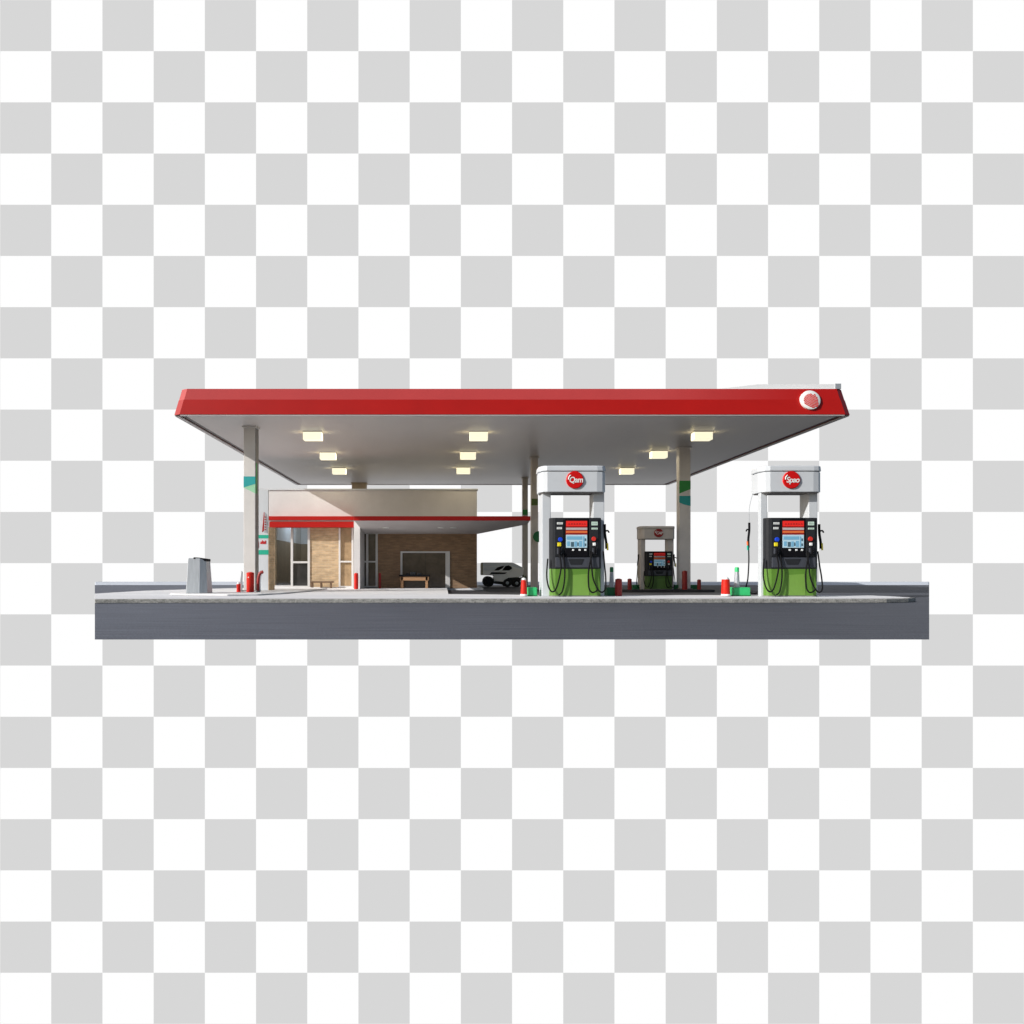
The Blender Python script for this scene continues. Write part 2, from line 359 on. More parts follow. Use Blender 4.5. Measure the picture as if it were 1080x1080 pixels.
# ceiling lamps
lamps = [(329,454.5,'front'),(345.3,476.5,'middle'),(357.3,493,'back'),(505,454.5,'front'),(493.8,476,'middle'),(488.8,492.5,'back'),(742.3,454.5,'front'),(696,474.8,'middle'),(662,493,'back')]
rows = ['left','centre','right']
for i, (px, py, w) in enumerate(lamps):
    D = (CZ-EYE)*F/(VY-py); X = ax(px, D)
    r_ = empty('ceiling_lamp', (X, D, CZ), 'square glowing cream ceiling lamp, %s one in the %s row under the canopy' % (w, rows[i//3]), 'lamp', 'lamps under the canopy')
    MB().box(-.232,.232,-.010,.30,-.022,-.001).build('lamp_housing', M['whitef'], r_)
    MB().box(-.217,.217,0,.28,-.20,-.023).build('diffuser', M['lamp'], r_)
    L = bpy.data.lights.new('lamp_light', 'AREA'); L.shape = 'RECTANGLE'; L.size = .4; L.size_y = .55; L.energy = 7; L.color = (1, .84, .55)
    lo = bpy.data.objects.new('lamp_light', L); C.objects.link(lo); lo.parent = r_; lo.location = (0, .14, -.21)
    # soft halo of the lit edges on the soffit
    for sx in (-1, 1):
        L = bpy.data.lights.new('lamp_side_light', 'AREA'); L.shape = 'RECTANGLE'; L.size = .26; L.size_y = .14; L.energy = .5; L.color = (1, .85, .5)
        lo = bpy.data.objects.new('lamp_side_light', L); C.objects.link(lo); lo.parent = r_; lo.location = (sx*.255, .14, -.13)
        lo.rotation_euler = (0, R(-90*sx), 0) if False else (R(90), 0, R(90*sx))

# ------------------------------------------------------------------ columns
def column(px0, px1, D, base, depth, m, name, label, group='columns holding up the canopy'):
    x0, x1 = ax(px0, D), ax(px1, D)
    r_ = empty('canopy_column', ((x0+x1)/2, D, base), label, 'column', group)
    w = (x1-x0)/2
    MB().box(-w, w, 0, depth, 0, CZ-base-.001).build('shaft', m, r_, bevel=.008)
    MB().box(-w-.03, w+.03, -.03, depth+.03, CZ-base-.04, CZ-base-.003).build('cap_plate', m, r_, bevel=.005)
    MB().box(-w-.05, w+.05, -.05, depth+.05, 0.001, .025).build('base_plate', M['rim'], r_, bevel=.005)
    def P(px, py): p = at(px, py, D); return (p.x-(x0+x1)/2, p.z-base)
    return r_, P, w
cl, P, w = column(257, 269.3, 17.6, .105, .30, M['col'], 'l', 'tall pale canopy column on the left island with teal and mint bands')
for pts, mm, nm in (([(257,514),(269.3,510.3),(269.3,502.5),(257,502.5)], M['teal'], 'teal_band'), ([(257,514.2),(269.3,520.5),(269.3,510.6)], M['mint'], 'mint_band')):
    q = [P(*p) for p in pts]; MB().slab(q, -.004, .01).build(nm, mm, cl)
MB().box(w+.001, w+.004, .004, .296, .03, CZ-.105-.045).build('side_shade', M['rim'], cl)  # dark sheet painting the shade on the column's right face
MB().box(w+.005, w+.009, .03, .13, P(0,520)[1], P(0,488)[1]).build('side_stripe', M['greenb'], cl)
cr, P, w = column(716.5, 728.4, 20.6, .07, .26, M['col2'], 'r', 'grey canopy column beside the small pump with green and teal flashes')
for pts, mm, nm in (([(716.5,520.5),(728.4,515.8),(728.4,507),(716.5,507)], M['greenb'], 'green_band'), ([(716.5,530),(721,532),(728.4,533.7),(728.4,523),(716.5,523)], M['teal'], 'teal_band')):
    q = [P(*p) for p in pts]; MB().slab(q, -.004, .01).build(nm, mm, cr)
c2, P, w = column(560.6, 567.5, 22.4, .006, .28, M['colgrey'], 'm', 'brown-grey canopy column just left of the large left pump')
MB().slab([P(560.6,533),P(567.5,533),P(567.5,526),P(560.6,526)], -.004, .01).build('green_band', M['weed'], c2)
MB().slab([P(560.6,549),P(567.5,546),P(567.5,534),P(560.6,534)], -.004, .01).build('grey_band', M['grey'], c2)
c3, P, w = column(551.2, 556.8, 27.4, .006, .24, M['colgrey'], 'b', 'slim brown-grey canopy column standing behind the parked vehicle')
MB().slab([P(551.2,543),P(556.8,543),P(556.8,537.5),P(551.2,537.5)], -.004, .01).build('green_band', M['greenb'], c3)
c4, P, w = column(371, 386, 29.0, .07, .4, M['coltan'], 't', 'tan canopy column rising behind the shop roof')
# round green sign fixed beside the column
gs = empty('round_sign', at(568, 566, 22.2), 'small round green sign half hidden behind the left pump', 'sign')
MB().lathe([(0.001,0),(.155,0),(.16,.01),(.155,.03)], 0, 0, 28, 'y').build('sign_disc', M['greend'], gs)
MB().box(-.14,-.02,.03,.20,-.02,.02).build('bracket', M['rim'], gs)

# ------------------------------------------------------------------ shop
SD = 22.3; TOPZ = az(516, SD)
sh = empty('shop', (-2.3, SD, .07), 'low white and brick shop with red awning edge behind the forecourt', 'shop')
so = Vector((-2.3, SD, .07))
def sk(mb, name, m, bevel=0, parent=None):
    mb.v = [tuple(Vector(v)-so) for v in mb.v]; return mb.build(name, m, parent or sh, bevel=bevel)
def X(px): return ax(px, SD)
def Z(py): return az(py, SD)
x0, x1 = X(275), X(503)
zh = Z(556)                                      # head of the glazed front
sk(MB().box(x0, x1, SD-.02, SD+.25, Z(549), TOPZ-.03), 'upper_wall', M['whitew'])
sk(MB().box(x0-.03, x1+.03, SD-.05, SD+.3, TOPZ-.03, TOPZ+.01), 'parapet_coping', M['white'])
sk(MB().box(x0, x0+.2, SD+.25, 28.2, .07, TOPZ-.03).box(x1-.2, x1, SD+.25, 28.2, .07, TOPZ-.03).box(x0+.2, x1-.2, 28.0, 28.2, .07, TOPZ-.03), 'outer_wall', M['whitew'])
sk(MB().box(X(327), x1-.2, SD+.25, 28.0, Z(549)+.02, Z(549)+.15), 'roof', M['isl'])
# left room behind the glass
sk(MB().box(x0+.2, -5.0, SD+.25, 27.7, .075, 1.49), 'interior_panelling', M['wains'])
sk(MB().box(x0+.2, -5.005, SD+.25, 27.7, 1.49, TOPZ-.1), 'interior_wall', M['inwall'])
sk(MB().box(-5.0, X(327)-.01, 26.2, 26.4, .075, 1.49), 'back_panelling', M['wains'])
sk(MB().box(-5.0, X(327)-.01, 26.2, 26.4, 1.49, TOPZ-.1), 'back_wall', M['inwall'])
sk(MB().box(X(327)-.005, X(327)+.1, SD+.26, 28.0, .075, TOPZ-.1), 'partition', M['wains'])
sk(MB().box(-5.0, X(327)-.01, SD+.05, 26.2, .072, .08), 'interior_floor', M['indark'])
sk(MB().box(X(284), X(290), SD-.02, SD+.2, .07, zh), 'corner_pier', M['brickl'])
sk(MB().box(x0, X(284), SD-.015, SD+.2, .07, Z(549)), 'corner_wall', M['whitew'])
Lr = bpy.data.lights.new('added_room_fill', 'AREA'); Lr.size = .8; Lr.energy = 34; Lr.color = (.80, .90, 1)  # unseen lamp added to brighten the room behind the glass
lr = bpy.data.objects.new('added_room_fill', Lr); C.objects.link(lr); lr.parent = sh; lr.location = Vector((-4.4, 24.2, 2.75))-so
# glazed front, left bay
def frame(pts, name='window_frame', m=None, parent=None, y0=-.06, y1=.04):
    mb = MB()
    for (a,b,c,d) in pts: mb.box(X(a), X(b), SD+y0, SD+y1, Z(d), Z(c))
    return sk(mb, name, m or M['whitef'], parent=parent)
w1 = frame([(307,309.3,556,619.2),(324.8,327.2,556,619.2),(290,307,617.4,619.2),(309.3,324.8,592,594),(309.3,324.8,617.8,619.2)], 'window')
sk(MB().box(X(290), X(307), SD, SD+.012, Z(617.4), zh), 'pane', M['glass'], parent=w1)
sk(MB().box(X(309.3), X(324.8), SD, SD+.012, Z(592), zh), 'pane', M['glass'], parent=w1)
sk(MB().box(X(309.3), X(324.8), SD, SD+.012, Z(617.8), Z(594)), 'pane', M['dglass2'], parent=w1)
sk(MB().box(X(327.2), X(357.5), SD-.03, SD+.2, .07, zh), 'brick_panel', M['brickl'])
w2 = frame([(357.5,359.2,556,619.2),(371,373,556,619.2),(359.2,371,591.5,593.2),(359.2,371,618,619.2)], 'window')
sk(MB().box(X(359.2), X(371), SD, SD+.02, Z(591.5), zh), 'pane', M['lglass'], parent=w2)
sk(MB().box(X(359.2), X(371), SD, SD+.02, Z(618), Z(593.2)), 'pane', M['lglass'], parent=w2)
sk(MB().box(X(290), X(373), SD-.10, SD-.065, .071, .095), 'door_sill', M['isl'])
# pier and right bay
sk(MB().box(ax(373.2,21.1), ax(379.6,21.1), 21.1, SD+.2, .07, az(549.5,21.1)), 'entrance_pier', M['whitew'])  # depth stretched to keep the sun off the right bay
dr = frame([(380,381.3,562,619.2),(386.3,388.5,562,619.2),(396.3,398.5,562,619.2),(381.3,386.3,591.7,593.2),(388.5,396.3,591.7,593.2),(381.3,396.3,561.5,563.2),(381.3,386.3,618,619.2),(388.5,396.3,618,619.2)], 'entrance_door')
for (a,b,c,d) in ((381.3,386.3,563.2,591.7),(381.3,386.3,593.2,618),(388.5,396.3,563.2,591.7),(388.5,396.3,593.2,618)):
    sk(MB().box(X(a),X(b),SD,SD+.02,Z(d),Z(c)), 'pane', M['dglass'], parent=dr)
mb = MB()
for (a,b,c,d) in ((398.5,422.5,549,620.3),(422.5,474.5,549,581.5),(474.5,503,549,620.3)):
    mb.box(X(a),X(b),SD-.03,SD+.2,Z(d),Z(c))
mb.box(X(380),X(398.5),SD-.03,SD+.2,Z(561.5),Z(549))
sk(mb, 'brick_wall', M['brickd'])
w3 = frame([(422.5,474.5,581.5,583.2),(422.5,424.5,583.2,606),(469.8,474.5,583.2,620)], 'display_window', y0=-.07)
sk(MB().box(X(424.5),X(448.6),SD+.0,SD+.02,.07,Z(583.2)), 'pane', M['dglass'], parent=w3)
sk(MB().box(X(448.9),X(469.8),SD+.0,SD+.02,.07,Z(583.2)), 'pane', M['dglass'], parent=w3)
sk(MB().box(X(424.5),X(469.8),SD+.03,SD+.2,.07,Z(583.2)), 'window_back_panel', M['indark'])
# red awning edge over the left bay
aw = sk(MB().box(ax(283,21.9), ax(373,21.9), 21.9, SD-.022, az(548.6,21.9), az(544.4,21.9)), 'awning', M['red'], bevel=.006)
sk(MB().box(ax(283.5,21.93), ax(373,21.93), 21.94, SD-.021, az(550,21.93), az(548.7,21.93)), 'awning_gutter', M['grey'])
sk(MB().box(ax(284,21.9), ax(373,21.9), 21.92, SD-.021, az(556,21.9), az(550.1,21.9)), 'awning_valance', M['red'])
# porch canopy over the right bay with a soffit that falls towards the wall
PD = 19.6
xa, xb = ax(373.2, PD), ax(559.5, PD)
sk(MB().box(xa, xb, PD, PD+.06, az(549,PD), az(544.4,PD)), 'porch_fascia', M['red'], bevel=.004)
zf, zw = az(549,PD), Z(563.2); zt2 = az(544.8,PD)
mb = MB(); xb2 = xb+.0
rim_ = [(xa,PD+.06),(xb,PD+.06),(xb,PD+.75),(x1+.02,SD-.04),(xa,SD-.04)]
zlo = [zf+.01+(zw-zf-.01)*(y-PD-.06)/(SD-.1-PD) for x,y in rim_]
mb.add([(x,y,z) for (x,y),z in zip(rim_,zlo)]+[(x,y,zt2-.01) for x,y in rim_],
       [(4,3,2,1,0),(5,6,7,8,9)]+[(i,(i+1)%5,5+(i+1)%5,5+i) for i in range(5)])
sk(mb, 'porch_soffit', M['porch'])
for px in (407, 465, 478):
    D = 21.0; t = (D-PD-.06)/(SD-.04-PD-.06); z = zf+.01+(zw-zf-.01)*t
    sk(MB().lathe([(.001,-.012),(.09,-.012),(.10,.01)], ax(px,D), D, 18, 'z', z), 'downlight', M['label'])

# banded pillar in front of the shop corner
pil = empty('sign_pillar', (-4.425, 18.4, .105), 'white pillar with two teal bands and red lettering beside the left canopy column', 'pillar')
ph = az(517, 18.4)-.105
MB().box(-.125, .125, 0, .6, 0, az(556,18.4)-.105).box(-.125, .125, .0, .05, az(556,18.4)-.104, ph).build('shaft', M['white'], pil, bevel=.008)
def pz(py): return az(py, 18.4)-.105
MB().box(-.129, .129, -.004, .604, pz(567.8), pz(564.2)).build('teal_band', M['teal2'], pil)
MB().box(-.129, .129, -.004, .604, pz(585), pz(580)).build('teal_band', M['teal2'], pil)
MB().box(.126, .140, 0, .61, 0, pz(556)).build('side_cladding', M['brickl'], pil)
text_mesh('allali', .115, (0.0, -.006, pz(572)), M['badge'], pil, sx=.82)
MB().box(-.118, -.106, -.006, .01, pz(578), pz(571)).build('panel_edge', M['badge'], pil)
bs = empty('blade_sign', at(279.7, 551, 18.35), 'narrow red and grey blade sign fixed high on the banded pillar', 'sign')
MB().slab([(-.065,-.24),(-.005,-.20),(.02,.20),(-.02,.25)], -.06, -.02).build('sign_board', M['redd'], bs, bevel=.004)
MB().slab([(-.005,-.25),(.075,-.27),(.065,.17),(.01,.25)], -.10, -.06).build('sign_face', M['silver'], bs, bevel=.004)
for k in range(6):
    MB().box(.010,.05,-.104,-.099,-.19+k*.06,-.165+k*.06).build('sign_letter', M['redd'], bs)
MB().box(-.01,.02,-.02,.05,-.03,.03).build('bracket', M['rim'], bs)

# ------------------------------------------------------------------ benches
b1 = empty('bench', at(437, 0, 21.7).xyz*0+Vector((ax(437,21.7),21.7,.07)), 'wooden bench with dark goods on top before the display window', 'bench')
hw = ax(453,21.7)-ax(437,21.7)
MB().box(-hw+.02,hw-.02,-.02,.38,.22,.34).build('apron', M['wood'], b1, bevel=.01)
MB().box(-hw,hw,-.05,.42,.341,.385).build('bench_top', M['black'], b1, bevel=.008)
for sx in (-1,1):
    for y in (0,.32): MB().prism([(sx*(hw-.08)-.035,y-.02),(sx*(hw-.08)+.035,y-.02),(sx*(hw-.08)+.035,y+.05),(sx*(hw-.08)-.035,y+.05)],0,.34).build('leg', M['wood'], b1, bevel=.006)
g = MB()
for (x,w_,h_) in ((-.20,.10,.05),(-.04,.16,.08),(.14,.12,.045)): g.box(x-w_/2,x+w_/2,.05,.28,.386,.386+h_)
og = g.build('black_tray', M['char'], None, bevel=.012); og.location = b1.location; tag(og, 'low black trays lying on the wooden bench top', 'tray')
b2 = empty('bench', (ax(339,21.9),21.9,.07), 'low dark brown bench against the sunlit tan brick panel', 'bench')
MB().box(-.33,.33,0,.2,.155,.20).build('seat', M['woodd'], b2, bevel=.008)
for x in (-.28,-.02,.26):
    MB().box(x-.02,x+.02,.02,.18,0,.154).build('leg', M['woodd'], b2)

# ------------------------------------------------------------------ bollards and small things
def bollard(px0, px1, pyt, D, base, mcol, label, cap=None, taper=1.0, dot=False, foot=None, group='red bollards on the forecourt'):
    x = ax((px0+px1)/2, D); r = (px1-px0)/2*D/F; h = az(pyt, D)-base
    r_ = empty('bollard', (x, D+r, base), label, 'bollard', group)
    capn = .12 if cap else 0
    MB().lathe([(r*.98,0),(r,.01),(r*(1+taper)/2,h*.5),(r*taper,h-.05*min(1,h)-(0 if not cap else .0)),(r*taper*.8,h-.012),(r*taper*.35,h)], n=26).build('post', mcol, r_)
    if cap: MB().lathe([(r*taper*.86,0),(r*taper*.8,.035),(r*taper*.45,.06)], n=20, cz=h-.03).build('cap', cap, r_)
    if foot: MB().lathe([(r*1.03,.001),(r*1.03,.035),(r*1.0,.04)], n=24).build('foot_ring', foot, r_)
    if dot: MB().lathe([(.001,-.004),(r*.17,-.004),(r*.17,.05)], -r*.28, -r*.96, 14, 'y', h-.12).build('reflector', M['label'], r_)
    return r_
bollard(259,267,603.2,16.9,.105,M['redp'],'stout red bollard with white dot before the left canopy column',dot=True)
bollard(249,253.2,615.5,16.9,.105,M['redp'],'shortest slim red post, white tipped, left of the left column',cap=M['label'])
bollard(373.2,377.6,604.2,20.75,.07,M['redp'],'red bollard before the white entrance pier of the shop')
bollard(399.3,401.8,604.2,21.7,.07,M['redd'],'thin dark red post just right of the shop entrance door')
bollard(549.2,556.6,611,15.1,.076,M['redp'],'red tapered bollard with white cap left of the large left pump',cap=M['label'],taper=.72,foot=M['label'])
bollard(649.6,656.8,610.2,15.3,.07,M['redd'],'dark red bollard just right of the large left pump')
bollard(662.4,666.8,610.2,20.3,.07,M['redd'],'small dark red bollard left of the small distant pump')
bollard(720.3,725.9,601.8,20.3,.07,M['redd'],'tall dark red bollard in front of the right canopy column')
bollard(736,740,611,20.4,.07,M['redd'],'small dark red bollard right of the right canopy column')
bollard(762.4,771.8,610.3,15.1,.076,M['redp'],'bright red bollard with white foot beside the right pump',cap=M['label'],taper=.88,foot=M['label'])
# hooked guard post
hx = ax(273.5,16.9)
hg = empty('guard_post', (hx, 16.9, .105), 'dark red guard post with hooked top between column and banded pillar', 'guard post')
MB().tube([(-.02,0,0),(-.025,0,.2),(-.01,0,.34),(.02,0,.425),(.085,0,.45)], .036).build('post', M['redd'], hg)
MB().lathe([(.045,0),(.045,.02),(.036,.03)], -.02, 0, 16).build('base_ring', M['rim'], hg)
MB().tube([(.02,0.0,.0),(.018,0.0,.2),(.03,0.0,.34),(.06,0,.405)], .014).build('highlight_strip', M['label'], hg)  # white tube imitating the highlight along the post
# slanting grey panel behind the column
gp = empty('grey_marker', (ax(253.5,17.3),17.3,.105), 'slim slanting grey marker blade leaning beside the left column', 'marker')
MB().slab([(-.03,0),(.035,0),(.05,.44),(.03,.47)], -.03, .03).build('blade', M['silver'], gp, bevel=.005)
MB().box(-.06,.06,-.06,.06,.001,.02).build('foot', M['rim'], gp)

# waste bin
bx, bD = ax(207.5,16.0), 16.0
wb = empty('waste_bin', (bx, bD, .105), 'tapered brushed grey waste bin with black slanted lid on the left island', 'waste bin')
hb = az(588.5, bD)-.105
pb = [(-.235,0),(.055,0),(.20,.07),(.215,.40),(-.235,.40)]
pt = [(-.20,.04),(.055,.04),(.165,.09),(.175,.36),(-.20,.36)]
n = len(pb); zt_ = [hb, hb-.0, hb-.06, hb-.06, hb]
m_ = MB().add([(x,y,0) for x,y in pb]+[(x,y,z) for (x,y),z in zip(pt,zt_)], [tuple(reversed(range(n))),tuple(range(n,2*n))]+[(i,(i+1)%n,n+(i+1)%n,n+i) for i in range(n)])
m_.build('bin_body', M['silver'], wb, bevel=.012)
MB().add([(-.09,.03,hb-.012),(.172,.08,hb-.070),(.18,.37,hb-.070),(-.09,.37,hb-.012),(-.07,.03,hb+.016),(.165,.08,hb-.018),(.175,.37,hb-.018),(-.07,.37,hb+.016)],
    [(0,3,2,1),(4,5,6,7),(0,1,5,4),(1,2,6,5),(2,3,7,6),(3,0,4,7)]).build('lid', M['black'], wb)

# green base blocks with grey posts
def green_block(px0, px1, pyt, D, base, label, m=None, depth=.3):
    x0_, x1_ = ax(px0,D), ax(px1,D); w_ = (x1_-x0_)/2; h = az(pyt,D)-base
    r_ = empty('barrier_block', ((x0_+x1_)/2, D, base), label, 'barrier block', 'green barrier blocks on the pump islands')
    MB().box(-w_,w_,0,depth,0,h).build('block', m or M['greenbox'], r_, bevel=.012)
    MB().box(-w_-.01,w_+.01,-.01,depth+.01,0.0005,.02).build('foot_strip', M['greend'], r_)
    return r_
green_block(557.6,566.5,619.6,15.2,.07,'bright green block between the tapered bollard and left pump')
green_block(640.5,650,619.6,15.5,.07,'dark teal green block right of the large left pump', M['greend'])
green_block(774,791.5,619.6,15.25,.07,'wide bright green block left of the right pump')
green_block(667.5,675.5,616.8,20.7,.07,'low dark green block left of the small distant pump', M['greend'])
green_block(708,716,616.8,20.7,.07,'low dark green block between the small distant pump and its neighbouring column', M['greend'])
green_block(729,735.5,616.8,20.7,.07,'low dark green block right of the right canopy column', M['greend'])
def marker_post(px, D, pyt, pyc, base, w, label, mc):
    r_ = empty('marker_post', (ax(px,D),D+.12,base), label, 'marker post', 'grey marker posts with green caps')
    h = az(pyt,D)-base; hc = az(pyc,D)-base
    MB().lathe([(w*1.15,0),(w*1.1,.05),(w*.8,hc)], n=18).build('post', M['silver'], r_)
    MB().lathe([(w*.84,hc+.001),(w*.84,h-.02),(w*.6,h)], n=18).build('cap', mc, r_)
marker_post(779.6,15.22,598.2,603.2,az(619.6,15.25),.05,'grey post with bright green cap standing on the wide green block',M['greenbox'])
marker_post(646.4,15.48,598,603.5,az(619.6,15.5),.045,'grey post with dark green cap right of the left pump',M['greend'])

# ------------------------------------------------------------------ fuel pumps
PB = 15.0
def L(px, py, cx): return ((px-VX)*PB/F-cx, EYE+(VY-py)*PB/F-.07)
def make_pump(cx, base, label, left_leg, right_leg, word, topl, dep=.60, W='white', G='pgreen', G2='pgreen2', B='badge'):
    r_ = empty('fuel_pump', (cx, PB, base), label, 'fuel pump', 'fuel pumps on the islands')
    C0 = 2.57
    def lp(px, py): return L(px, py, C0)
    plan = [(-.40,0),(.48,0),(.50,.02),(.50,dep),(-.50,dep),(-.50,.10),(-.485,.05),(-.45,.018)]
    zg = .55
    g_ = MB().prism(plan, .02, zg).build('lower_cabinet', M[G], r_)
    x0_, z0_ = lp(603.5, 626); x1_, z1_ = lp(621.5, 606)
    MB().slab([(x0_+.0,.03),(x1_,.03),(x1_-.02,.45),(x0_+.01,.43),(x0_-.01,.25)], -.006, .02).build('cabinet_panel', M[G2], g_)
    MB().prism([(x*1.02,y*1.0) for x,y in plan], 0, .02).build('plinth', M['rim'], r_)
    head = MB().prism([(x*1.012, y-.012) for x,y in plan], zg, 1.56).build('head_cabinet', M['char'], r_, bevel=.012)
    # centre display column
    dc = MB().slab([(-.22,.79),(.25,.79),(.25,1.545),(-.22,1.545)], -.035, .0).build('display_panel', M['black'], r_, bevel=.01)
    MB().slab([(-.20,1.22),(.225,1.22),(.225,1.375),(-.20,1.375)], -.038, -.02).build('display_strip', M['redd'], dc)
    rs = MB().box(-.195,.222,-.042,-.02,1.385,1.495).build('price_display', M['rednote'], dc)
    mk = MB()
    random.seed(3)
    for k in range(7):
        x = -.15+k*.052; mk.slab([(x,1.425),(x+.03,1.425),(x+.035,1.432+random.random()*.02),(x+.004,1.448)], -.045, -.041)
    mk.build('price_digits', M['redd'], rs)
    MB().box(-.195,.222,-.043,-.02,1.318,1.362).build('grade_strip', M['grey'], dc)
    MB().box(-.195,.222,-.043,-.02,1.258,1.298).build('grade_strip', M['orange'], dc)
    sc = MB().box(-.195,.222,-.044,-.02,.965,1.222).build('screen', M['lblue2'], dc, bevel=.004)
    for a_,b_,c_,d_,mm in ((-.185,.125,1.125,1.19,'lblue'),(-.03,.02,.985,1.09,'lblue'),(.06,.12,.985,1.10,'lblue'),(.14,.165,.98,1.19,'lblue'),(-.10,-.04,.985,1.08,'sdark'),(.172,.20,1.0,1.05,'sdark'),(.172,.20,1.10,1.15,'sdark'),(.028,.052,1.0,1.07,'sdark'),(-.175,-.12,1.0,1.09,'lblue')):
        MB().box(a_,b_,-.047,-.0445,c_,d_).build('screen_picture', M[mm], sc)
    for x in (-.055,.075,.186): MB().box(x-.02,x+.02,-.045,-.03,.905,.94).build('button', M['label'], dc, bevel=.004)
    # side modules
    for (xa_,xb_) in ((-.42,-.235),(.265,.455)):
        MB().box(xa_,xb_,-.024,.0,.80,1.53).build('side_module', M['char'], r_, bevel=.012)
    def lab(x, z, w_, h_, mm, n_='label_plate'):
        p = MB().box(x-w_/2,x+w_/2,-.028,-.02,z-h_/2,z+h_/2).build(n_, mm, r_)
        k = int(w_/.022)
        for i in range(1, k): MB().box(x-w_/2+i*w_/k-.0025, x-w_/2+i*w_/k+.0025, -.030, -.0275, z-h_*.3, z+h_*.3).build('label_print', M['char'], p)
    lab(-.315,1.448,.115,.040,M['label']); lab(-.325,1.353,.10,.040,M['label'])
    lab(.37,1.445,.12,.070,M['labelg']); lab(.37,1.345,.12,.034,M['labelg'])
    def but(x, z, mm, r=.045, sq=False):
        if sq: MB().box(x-r,x+r,-.045,-.02,z-r,z+r).build('grade_button', mm, r_, bevel=.014)
        else: MB().lathe([(r,0.02),(r,-.012),(r*.85,-.022)], x, -.03, 20, 'y', z).build('grade_button', mm, r_)
    but(-.305,1.13,M['blue']); but(-.325,1.03,M['yellow'],.038,True)
    but(.355,1.14,M['redb']); but(.365,1.035,M['label'],.032,True)
    for x in (-.325,.37): MB().box(x-.045,x+.045,-.05,-.02,.84,.96).build('nozzle_holster', M['slate'], r_, bevel=.01)
    # lower tray
    tr = MB().box(-.40,.47,-.022,.0,.575,.775).build('tray', M['slate'], r_, bevel=.012)
    MB().slab([(-.10,.63),(.12,.63),(.17,.745),(-.15,.745)], -.027, -.02).build('tray_recess', M['char'], tr)
    # hoses in front
    h = MB().tube([(-.33,-.055,.86),(-.30,-.09,.62),(-.33,-.10,.40),(-.40,-.10,.16),(-.48,-.10,.10),(-.545,-.07,.20),(-.575,-.03,.42),(-.55,.0,.75)], .015).tube([(-.25,-.04,.86),(-.225,-.07,.55),(-.235,-.08,.30),(-.28,-.09,.10),(-.345,-.10,.04)], .015)
    h.build('hose', M['rubber'], r_)
    h = MB().tube([(.28,-.04,.90),(.30,-.08,.62),(.33,-.09,.36),(.42,-.10,.15),(.50,-.10,.09),(.575,-.06,.16),(.60,.02,.38),(.59,.08,.62),(.575,.12,.90)], .015).tube([(.32,-.05,.88),(.26,-.08,.62),(.235,-.09,.42),(.245,-.10,.18),(.30,-.10,.09),(.37,-.10,.10),(.42,-.10,.15)], .015)
    h.build('hose', M['rubber'], r_)
    # front nozzles
    for x in (-.325,.37):
        nz_ = MB().tube([(x,-.05,.98),(x+.0,-.07,.92),(x+.0,-.065,.84)], .022, sub=4).tube([(x,-.06,.93),(x+.03,-.09,.90),(x+.02,-.08,.86)], .008, sub=4)
        nz_.build('nozzle', M['black'], r_)
    # nozzle hung on the right flank
    def side_nozzle(x, y, sgn, grip):
        q = MB().tube([(x,y,1.44),(x+.005*sgn,y,1.25),(x+.03*sgn,y,1.08),(x+.035*sgn,y,.95)], .026, sub=5)
        q.tube([(x+.01*sgn,y,1.30),(x+.06*sgn,y-.01,1.31),(x+.085*sgn,y-.01,1.27)], .016, sub=4)
        nn = q.build('nozzle', M['black'], r_)
        MB().tube([(x+.052*sgn,y-.01,1.06),(x+.058*sgn,y-.01,.92)], .018, sub=3).build('grip', grip, nn)
    side_nozzle(.60, .12, 1, M['yellow'])
    # legs and topper
    MB().box(left_leg[0], left_leg[1], .15, left_leg[2], 0, 2.08).build('leg', M[W], r_, bevel=.012)
    MB().box(right_leg[0], right_leg[1], .15, right_leg[2], 0, 2.08).build('leg', M[W], r_, bevel=.012)
    xl_ = topl
    tp = [(xl_+.14,-.02),(.42,-.02),(.53,.0),(.60,.07),(.60,.55),(xl_,.55),(xl_-.01,.22),(xl_+.02,.09),(xl_+.06,.02)]
    t_ = MB().prism(tp, 2.07, 2.47).build('topper', M[W], r_, bevel=.01)
    tp2 = [(x*1.025, (y-.25)*1.06+.25) for x,y in tp]
    MB().prism(tp2, 2.48, 2.59, [(x*.985, (y-.25)*.97+.25) for x,y in tp2]).build('topper_cap', M[W], t_, bevel=.02)
    MB().prism([(x*.97, (y-.25)*.97+.25) for x,y in tp], 2.465, 2.485).build('topper_groove', M['slate'], t_)
    MB().prism([(x*.95, (y-.25)*.93+.25) for x,y in tp], 2.055, 2.07).build('topper_underside', M['rim'], t_)
    bd = MB().lathe([(.001,-.03),(.16,-.03),(.172,-.02),(.172,.0)], -.02, -.02, 36, 'y', 2.305).build('badge', M[B], t_)
    text_mesh(word, .155, (0.0,-.054,2.30), M['label'], bd, name='badge_lettering', bold=.018, shear=.15, sx=.92)
    MB().tube([(-.145,-.052,2.31),(-.14,-.052,2.355),(-.105,-.052,2.395)], .012, sub=4).build('badge_flick', M['label'], bd)
    return r_
p1 = make_pump(2.57, .07, 'large green-based fuel pump whose white topper overlaps the canopy underside', (-.645,-.47,.62), (.375,.60,.55), 'Qam', -.70)
p2 = make_pump(6.844, .07, 'large fuel pump standing clear of the canopy at the far right, green base', (-.555,-.42,.28), (.41,.585,.55), 'Spao', -.57, dep=.28)
